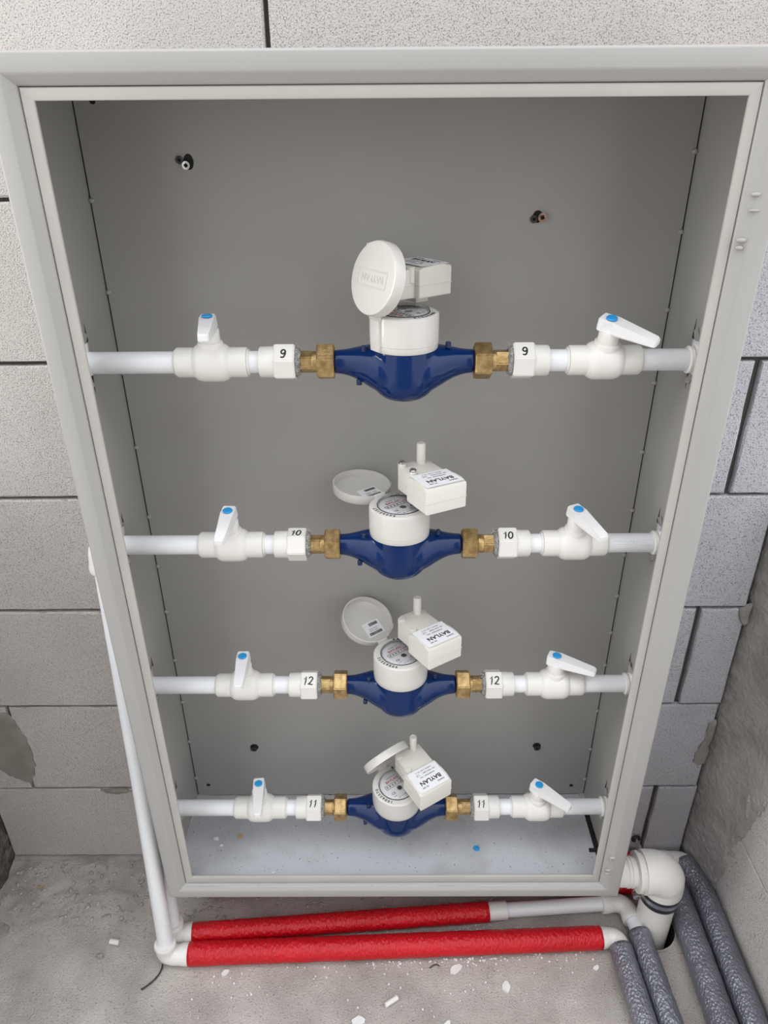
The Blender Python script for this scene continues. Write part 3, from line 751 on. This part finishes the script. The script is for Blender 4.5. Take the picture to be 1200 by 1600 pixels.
def make_meter(k, label, theta, alpha, modyaw, screws, serial):
    R = ROWS[k]
    t = thing('water_meter', label, 'water meter', group='water meters in the cabinet')
    t.matrix_world = T((R['mx'], R['y'], R['z'])) @ rotm(R['tilt'], 'X')
    put('body', share('meter_body', meter_body, BLUE, 80), BLUE, t)
    lg = [(-.046, -.018, .019), (.050, -.012, .022), (-.052, -.022, -.0195)]
    for x, y, z in lg:
        b = new(); lathe(b, [(.0032, -.004), (.0032, .0015), (.0022, .0025)], 'Z', 16); put('lug', b, DARKBLUE, t, T((x, y*.6, z)))
    H = rotm(theta, 'Z')
    c = put('register_housing', share('cover', cover_mesh, IVORY, 35), IVORY, t, H)
    # printed serial number running round the rim
    for i, ch in enumerate(serial):
        a = math.radians(219-i*8.2)            # clockwise, tops outwards
        if ch == ' ': continue
        m_ = T((.0333*math.cos(a), .0333*math.sin(a), CT+.00015)) @ rotm(a-PI/2, 'Z')
        put_text('serial_digit', ch, .0062, INK, c, m_, .00012)
    for i, ch in enumerate('BM'):
        a = math.radians(66-i*11); put_text('rim_letter', ch, .0062, INK, c, T((.0333*math.cos(a), .0333*math.sin(a), CT+.00015)) @ rotm(a-PI/2, 'Z'), .0002)
    d = put('dial', share('dial', dial_mesh, DIAL), DIAL, t, H)
    zt = CT-.0009
    put_text('dial_lettering', 'BAYLAN', .0062, REDINK, d, T((-.001, .0125, zt)), .00008)
    pl = new()
    for s in (1, -1): box(pl, -.019, .019, .0042+s*.0034-.00025, .0042+s*.0034+.00025, zt, zt+.0002)
    for s in (1, -1): box(pl, s*.019-.00025, s*.019+.00025, .0008, .0076, zt, zt+.0002)
    put('window_frame', pl, INK, d)
    for i in range(7): put_text('counter_digit', '0000128'[i], .0050, INK if i < 5 else REDINK, d, T((-.0155+i*.0052, .0042, zt)), .00012)
    pz = new(); pp = []
    for i in range(16):
        a = 2*PI*i/16; rr = .0052 if i % 2 == 0 else .0030; pp.append((rr*math.cos(a), rr*math.sin(a)))
    prism(pz, pp, 0, .0005); put('leak_indicator', pz, INK, d, T((.0005, -.0065, zt)))
    put_text('dial_lettering', 'CE', .0055, INK, d, T((-.0135, -.0100, zt)))
    put_text('dial_lettering', 'm3', .0040, INK, d, T((.0205, -.002, zt)))
    for i, (x, y, w) in enumerate(((-.012, -.0155, .010), (.010, -.0150, .012), (-.004, -.0205, .018), (.010, -.0185, .010), (.0, .0185, .016))):
        put('small_print', tiny_lines(8, w, .0015, i), GREYINK, d, T((x, y, zt)))
    ck = new(); lathe(ck, [(.0030, 0), (.0030, .0002)], 'Z', 20); put('sub_dial', ck, GREYINK, d, T((.013, -.010, zt)))
    put('dial_rim', share('dial_rim', dial_rim, INK), INK, d)
    put('dial_cover', share('dome', dome_mesh, CLEAR), CLEAR, t, H)
    put('hinge', share('hinge', hinge_mesh, IVORY), IVORY, t, H)
    lid = put('lid', share('lid', lid_mesh, IVORY, 35), IVORY, t, H @ T((0, .0410, CT)) @ rotm(-alpha, 'X'))
    put('lid_tab', share('tab', tab_mesh, IVORY), IVORY, lid)
    if k == 9:     # raised lettering on the outside
        em = put_text('embossed_lettering', 'BAYLAN', .0105, IVORY, lid, T((0, -LR, .01385)) @ rotm(0, 'Z'), .0001)
        fr = new()
        for s in (1, -1): box(fr, -.025, .025, -LR+s*.0085-.0004, -LR+s*.0085+.0004, .0134, .0142)
        for s in (1, -1): box(fr, s*.025-.0004, s*.025+.0004, -LR-.0085, -LR+.0085, .0134, .0142)
        put('embossed_border', fr, IVORY, lid)
    elif k in (10, 12):   # sticker inside the lid with print and bar code
        st = put('lid_sticker', box(new(), -.015, .015, -LR-.009, -LR+.015, .0108, .0112), STICK, lid, T((.006, .010, 0)))
        bb = new(); x = -.012; rnd = random.Random(k)
        while x < .011:
            w = rnd.choice((.0004, .0007, .0011)); box(bb, x, x+w, -LR+.0085, -LR+.013, .0105, .0109); box(bb, x, x+w, -LR-.0065, -LR-.0015, .0105, .0109) if x > -.006 else None; x += w+.0006
        put('bar_code', bb, INK, lid, T((.006, .010, 0)))
        for yy in (.006, .003): put('small_print', tiny_lines(6, .018, .0014, k), GREYINK, lid, T((.006, -LR+.010+yy, .01045)))
    # radio module clipped above the dial
    md = put('radio_module', share('module', module_mesh, MODULE, 35), MODULE, t, H @ T((.028, -.0165, CT+.0108)) @ rotm(modyaw, 'Z') @ Matrix.Diagonal((1, 1, 1.16, 1)))
    put('mounting_post', share('post', post_mesh, MODULE), MODULE, md)
    put('seam', share('seam', seam_mesh, IVORY), IVORY, md)
    put('cable_stub', share('stub', stub_mesh, MODULE), MODULE, md, T((.0125, .0315, .027)))
    for x, y in ((-.0165, .0300), (-.0175, .0)):
        b = put('screw_boss', share('boss', boss_mesh, MODULE), MODULE, md, T((x, y, -.001 if not screws else .001)))
    if screws:
        for x, y in ((-.0165, .0300), (-.0175, .0)):
            s = new(); lathe(s, [(.0046, .0315), (.0046, .0335), (.003, .0350), (.00001, .0352)], 'Z', 20, cap=False)
            put('screw', s, CHROME, md, T((x, y, 0)), smooth=40)
    # the printed label follows the slightly domed head; lettering stands upside down to the viewer
    lab = put('label', box(new(), -.0262, .0262, -.0490, -.0085, .0299, .0303, .0001, 1), STICK, md)
    U = rotm(PI, 'Z'); zl = .0304
    put_text('label_lettering', 'BAYLAN', .0100, INK, md, T((.001, -.0340, zl)) @ U, .00022)
    put('small_print', tiny_lines(9, .026, .0022, 11), GREYINK, md, T((.002, -.0245, zl)))
    put('small_print', tiny_lines(9, .022, .0022, 12), GREYINK, md, T((.008, -.0190, zl)))
    put_text('label_lettering', 'CE', .0050, GREYINK, md, T((-.012, -.0190, zl)) @ U)
    put('small_print', tiny_lines(9, .030, .0018, 5), GREYINK, md, T((.002, -.0140, zl)))
    put('small_print', tiny_lines(5, .012, .0030, 8), GREYINK, md, T((-.014, -.0425, zl)))
    put('small_print', tiny_lines(5, .012, .0030, 9), GREYINK, md, T((.015, -.0425, zl)))
    return t
D = math.radians
make_meter(9, 'top water meter, blue body, its round white lid standing upright', D(127), D(75), 0, False, '00639570')
make_meter(10, 'second water meter from the top, lid lying open flat, radio module with two bright screws', D(39), D(174), D(-11), True, '90063157')
make_meter(12, 'third water meter from the top, open lid showing the bar code sticker inside', D(40), D(150), D(-6), False, '90063572')
make_meter(11, 'lowest water meter above the cabinet floor, lid half closed behind its radio module', D(36), D(62), D(-4), False, '10063570')

# ------------------------------------------------------------------ pipes on the floor
def film_pipe(name, label, cat, pts, r, m, group, wob=.03, seam=None):
    P = lerp_path(pts, .006); t = tag(put(name, new(), m), label, cat, group)
    bm = new(); rad = [r*(1+wob*.6*noise((i*.35, r*90, pts[0][1]*10), 1))*((1-.03*(i % seam == 0)) if seam and 0 < i < len(P)-1 else 1) for i in range(len(P))]
    tube(bm, P, rad, 22, jit=wob*.45)
    d = t.data; bmesh.ops.recalc_face_normals(bm, faces=bm.faces); bm.to_mesh(d); bm.free()
    for p in d.polygons: p.use_smooth = True
    return t
def elbow(t, p0, p1, p2, r, lip=.002, m=FIT, name='elbow'):
    """socketed 90 degree bend from p0 round the corner p1 to p2"""
    bm = new(); p0, p1, p2 = Vector(p0), Vector(p1), Vector(p2)
    a = p1.lerp(p0, .55); b = p1.lerp(p2, .55)
    P = [p0, p0.lerp(a, .12), p0.lerp(a, .5)]+bend(a, p1, b, 10)+[p2.lerp(b, .5), p2.lerp(b, .12), p2]
    rr = [r+lip*.5, r+lip, r+lip*.9]+[r]*11+[r+lip*.9, r+lip, r+lip*.5]
    tube(bm, P, rr, 28); return put(name, bm, m, t, smooth=50)
RZ = .0195
# front riser with its elbow
t = thing('riser_pipe', 'white pipe rising beside the left cabinet edge from the front red pipe', 'pipe', (-.383, -.190, .0))
def pt(name, pts, r, m, t, seg=28): 
    bm = new(); base = Vector(t.location); tube(bm, [Vector(p)-base for p in pts], r, seg); return put(name, bm, m, t, smooth=50)
def el(t, p0, p1, p2, r, **k):
    b = Vector(t.location); return elbow(t, Vector(p0)-b, Vector(p1)-b, Vector(p2)-b, r, **k)
pt('tube', [(-.3835, -.190, .045), (-.3815, -.150, .40), (-.380, -.1160, .762)], .0130, PPR, t)
el(t, (-.3835, -.1915, .050), (-.3845, -.1950, RZ), (-.345, -.1925, RZ), .0165)
el(t, (-.380, -.1160, .757), (-.380, -.1150, .795), (-.358, -.1150, .795), .0165)
t = thing('riser_pipe', 'white pipe hidden behind the front riser at the left end of the rear red pipe', 'pipe', (-.379, -.158, .0))
pt('tube', [(-.3795, -.1555, .045), (-.376, -.112, .535)], .0130, PPR, t)
el(t, (-.3795, -.1565, .052), (-.3800, -.1590, RZ), (-.3480, -.1560, RZ), .0165)
el(t, (-.376, -.1125, .515), (-.376, -.112, .552), (-.358, -.112, .552), .0160)
film_pipe('wrapped_pipe', 'front pipe in red film lying in front of the cabinet', 'pipe', [(-.346, -.1925, RZ), (.0, -.1800, RZ), (.3715, -.1660, RZ)], .0193, REDF, 'red wrapped pipes', seam=9)
film_pipe('wrapped_pipe', 'second pipe in red film, ending in a white sleeve', 'pipe', [(-.350, -.1560, RZ), (.18, -.1180, RZ)], .0174, REDF, 'red wrapped pipes', seam=4)
film_pipe('wrapped_pipe', 'third pipe in red film, deep under the cabinet edge', 'pipe', [(-.335, -.066, RZ+.004), (.49, -.066, RZ+.004)], .0185, REDF, 'red wrapped pipes', .02)
film_pipe('wrapped_pipe', 'rearmost pipe in red film against the foot of the wall', 'pipe', [(-.335, -.024, RZ+.009), (.525, -.024, RZ+.009)], .0180, REDF, 'red wrapped pipes', .02)
t = thing('pipe_stub', 'white pipe end under the lower left cabinet corner', 'pipe', (-.35, -.066, RZ))
pt('tube', [(-.372, -.066, RZ+.004), (-.334, -.066, RZ+.004)], .0165, FIT, t); pt('socket', [(-.358, -.070, .003), (-.358, -.072, .012)], .008, FIT, t)
# floor pipe that continues the second red one
t = thing('floor_pipe', 'white pipe with sleeve and elbow lying under the lower right cabinet corner', 'pipe', (.2, -.115, 0))
pt('sleeve', [(.1795, -.1175, RZ), (.2130, -.1150, RZ)], .0158, FIT, t)
pt('tube', [(.210, -.1152, RZ), (.398, -.1025, RZ)], .0127, PPR, t)
el(t, (.388, -.1030, RZ), (.4320, -.0995, RZ), (.4372, -.1360, RZ), .0160)
pt('tube', [(.4370, -.130, RZ), (.4415, -.175, RZ)], .0127, PPR, t)
t = thing('pipe_elbow', 'white elbow at the right end of the front red pipe', 'pipe fitting', (.39, -.165, 0))
el(t, (.369, -.1662, RZ), (.4010, -.1650, RZ), (.4022, -.1900, RZ), .0160)
film_pipe('insulated_pipe', 'silver wrapped pipe leading off the front elbow, leftmost of four', 'pipe', [(.4015, -.183, RZ+.001), (.4050, -.30, RZ+.001), (.405, -.62, RZ+.001)], .0198, SILV, 'silver insulated pipes', .04)
film_pipe('insulated_pipe', 'second silver wrapped pipe from the left, after the white pipe', 'pipe', [(.4405, -.158, RZ+.001), (.4460, -.30, RZ+.001), (.447, -.62, RZ+.001)], .0198, SILV, 'silver insulated pipes', .04)
film_pipe('insulated_pipe', 'third silver wrapped pipe from the left, passing the drain hole', 'pipe', [(.5310, -.080, .0245), (.5300, -.15, .0245), (.526, -.30, .0245), (.523, -.62, .0245)], .0238, SILV, 'silver insulated pipes', .05)
film_pipe('insulated_pipe', 'rightmost silver wrapped pipe along the foot of the right wall', 'pipe', [(.566, -.026, .0300), (.578, -.09, .0270), (.5790, -.14, .0240), (.5755, -.30, .0240), (.572, -.62, .0240)], [.0215]*400 if False else .0226, SILV, 'silver insulated pipes', .07)
t = thing('pipe_elbow', 'white elbow behind the drain pipe at the wall foot', 'pipe fitting', (.55, -.024, 0))
el(t, (.524, -.024, .0285), (.5640, -.0235, .0300), (.5655, -.036, .0300), .0185)
# drain
DX, DY, DZ = .472, -.135, .1545
t = thing('drain_pipe', 'thick white drain pipe with elbow going down into the floor', 'drain pipe', (DX, DY, 0))
pt('horizontal_pipe', [(.22, DY, DZ), (.445, DY, DZ)], .0242, PVC, t, 36)
bm = new(); rr = []; P = []
P = [Vector((.4195, 0, DZ)), Vector((.4205, 0, DZ)), Vector((.4255, 0, DZ)), Vector((.4265, 0, DZ)), Vector((.4310, 0, DZ)), Vector((.4315, 0, DZ))]; rr = [.0285, .0335, .0340, .0315, .0315, .0360]
for p in [(.4360, 0, DZ)]+[tuple(q) for q in bend((.4440, 0, DZ), (DX, 0, DZ), (DX, 0, DZ-.031), 10)]+[(DX, 0, DZ-.040)]: P.append(Vector(p)); rr.append(.0362 if len(P) < 16 else .0345)
P = [p-Vector((DX, 0, 0)) for p in P]
tube(bm, P, rr, 40); put('elbow', bm, PVC, t, smooth=50)
for x in (.4040, .4100): pt('sleeve_ring', [(x, DY, DZ), (x+.0025, DY, DZ)], .0256, PVC, t)
pt('vertical_pipe', [(DX, DY, DZ-.03), (DX, DY, -.06)], .0295, PVC, t, 36)
pt('rubber_ring', [(DX, DY, DZ-.0390), (DX, DY, DZ-.0660)], .0338, RUBBER, t, 36)
tag(pt('clamp_band', [(DX, DY, DZ-.0480), (DX, DY, DZ-.0560)], .0346, mat('dull_zinc', (.45, .48, .52), .3, .9), t, 36), 'zinc clamp band')
pt('clamp_lug', [(DX-.034, DY-.002, DZ-.048), (DX-.050, DY-.002, DZ-.048)], .005, CHROME, t, 12)
lg_ = new(); lathe(lg_, [(.0068, 0), (.0068, -.006), (.0035, -.0062), (.0032, -.003), (.00001, -.003)], 'Y', 18, cap=False); put('clamp_screw', lg_, CHROME, t, T((-.045, -.008, DZ-.048)), smooth=40)
# anchor screw in the wall beside the cabinet
t = thing('wall_anchor', 'zinc screw sticking out of the wall just above the drain elbow', 'screw', (.474, 0, .070))
bm = new(); tube(bm, [(0, .01, 0), (.004, -.030, -.006)], .0038, 12); put('shank', bm, CHROME, t, smooth=40)
bm = new(); lathe(bm, [(.006, -.002), (.009, -.004), (.009, -.006)], 'Y', 14); put('washer', bm, DARKSTEEL, t)

# ------------------------------------------------------------------ small things lying about
def flake(x, y, z, s, m, label, cat='flake', thick=.0025, rot=0, group=None, asp=.7, name='plaster_flake'):
    bm = new(); n = 9; poly = []
    for i in range(n):
        a = 2*PI*i/n; r = s*random.uniform(.7, 1.15); poly.append((r*math.cos(a), r*asp*math.sin(a)))
    prism(bm, poly, 0, thick, min(.0006, thick*.3)); 
    for v in bm.verts: v.co.z += thick*.25*random.uniform(-1, 1)
    o = put(name, bm, m, None, T((x, y, z)) @ rotm(rot, 'Z')); return tag(o, label, cat, group)
def roll(x, y, r, l, rot, label, z=0.0):
    t = thing('plastic_tube', label, 'tube', mtx=T((x, y, z+r)) @ rotm(rot, 'Z'))
    bm = new(); lathe(bm, [(r*.72, -l/2), (r, -l/2), (r, l/2), (r*.72, l/2)], 'X', 18, cap=False); lathe(bm, [(r*.72, -l/2), (r*.72, l/2)], 'X', 18, cap=False); put('sleeve', bm, FIT, t, smooth=50)
    e = new(); lathe(e, [(r*.7, -l/2+.003), (.00001, -l/2+.003)], 'X', 18, cap=False); put('plug', e, BLACK, t)
    return t
roll(.003, -.262, .0042, .024, .55, 'short white plastic tube on the floor at bottom centre, front of the red pipes')
roll(-.487, -.163, .0045, .017, PI-.15, 'short white plastic tube on the floor left of the riser', .001)
flake(.114, -.209, 0, .0115, FLAKE, 'large white plaster flake just in front of the red pipe', rot=.4)
flake(.197, -.238, 0, .0105, FLAKE, 'pointed white plaster flake right of the larger one', rot=1.4)
flake(-.050, -.290, 0, .011, FLAKE, 'white plaster flake by the short tube at the bottom edge', rot=.2)
flake(.092, -.298, 0, .010, FLAKE, 'white plaster flake cut off by the bottom edge of the frame', rot=.9)
flake(-.281, -.214, 0, .007, FLAKE, 'small white flake in front of the left end of the red pipe', rot=.5)
flake(-.505, -.186, .001, .007, MORTAR, 'grey mortar crumb beside the left plastic tube', 'mortar crumb', .005, name='mortar_crumb')
flake(.356, -.207, 0, .006, FLAKE, 'white flake beside the leftmost silver pipe', rot=.5)
flake(-.712, -.14, -.001, .026, MORTAR, 'dark slab of mortar at the left edge on the floor', 'mortar lump', .006, rot=.3, name='mortar_lump')
flake(-.66, -.060, .010, .008, TAN, 'small tan wood splinter on the rubble at far left', 'splinter', .002, rot=.9, asp=.22, name='wood_splinter')
bm = new(); tube(bm, bend((-.392, -.201, .004), (-.388, -.222, .003), (-.417, -.242, .003), 12), .0014, 8)
tag(put('cable_offcut', bm, CABLE, smooth=60), 'thin black cable offcut curling from the front elbow', 'cable')
bm = new(); tube(bm, bend((.186-.10, -.204, .002), (.18-.1, -.198, .003), (.175-.105, -.207, .002), 8), .0012, 6)
tag(put('bark_strip', bm, mat('brown_strip', (.10, .06, .05), .8), smooth=60), 'thin brown strip beside the large white flake', 'scrap')
bb = new(); rnd = random.Random(3)
for i in range(170):
    u = rnd.random(); x = rnd.gauss(.12, .11) if u < .55 else rnd.uniform(-.33, .36)
    yl = -.1925+.0357*(x+.346)/.7175
    y = yl-.021-abs(rnd.gauss(0, .006 if u < .5 else .05)); s = rnd.uniform(.0009, .0023)
    if x > .375 or y < -.33: continue
    bmesh.ops.create_icosphere(bb, subdivisions=1, radius=s, matrix=T((x, y, s*.8+floor_h(x, y))))
for i in range(40):
    x = rnd.uniform(-.1, .3); y = -.148+.04*(x+.1)+rnd.gauss(0, .006); bmesh.ops.create_icosphere(bb, subdivisions=1, radius=.0014, matrix=T((x, y-.002, .001)))
tag(put('foam_crumbs', bb, FLAKE, smooth=80), 'scattered white foam crumbs along the red pipes', 'crumbs', kind='stuff')
gb = new()
for i in range(420):
    x = rnd.uniform(-.72, -.30); y = rnd.uniform(-.15, -.012) if rnd.random() < .8 else rnd.uniform(-.3, -.1); s = rnd.uniform(.001, .0042)*(1 if y > -.12 else .5)
    bmesh.ops.create_icosphere(gb, subdivisions=1, radius=1, matrix=T((x, y, floor_h(x, y)+s*.2)) @ rotm(rnd.uniform(0, 3), 'Z') @ Matrix.Diagonal((s*1.4, s, s*.7, 1)))
for i in range(160):
    x = rnd.uniform(-.30, .38); y = rnd.uniform(-.10, -.012); s = rnd.uniform(.001, .003)
    bmesh.ops.create_icosphere(gb, subdivisions=1, radius=1, matrix=T((x, y, floor_h(x, y)+s*.2)) @ Matrix.Diagonal((s*1.4, s, s*.7, 1)))
tag(put('gravel_crumbs', gb, GRAVEL, smooth=80), 'grey mortar gravel along the foot of the wall', 'gravel', kind='stuff')
# inside the cabinet
zc = IZB
t = thing('blue_washer', 'small blue plastic washer on the cabinet floor', 'washer', (.149, -.120, zc))
bm = new(); lathe(bm, [(.0016, .0005), (.0052, .0005), (.0055, .0012), (.0050, .0018), (.0018, .0018)], 'Z', 22, cap=False); put('ring', bm, BLUECAP, t, smooth=40)
flake(-.257, -.096, zc, .0062, TAN, 'tan chip on the cabinet floor at left', 'chip', .002, rot=1.2, name='board_chip')
for x, y, s, lab in ((-.297, -.100, .0055, 'white chip on the cabinet floor left of the tan chip'), (-.286, -.113, .003, 'tiny white chip on the cabinet floor below left valve'), (-.283, -.173, .0028, 'tiny white chip on the cabinet floor in front left corner'), (-.19, -.165, .0028, 'tiny white chip on the cabinet floor by its front lip')):
    flake(x, y, zc, s, FLAKE, lab, 'chip', .0018, name='plaster_chip')
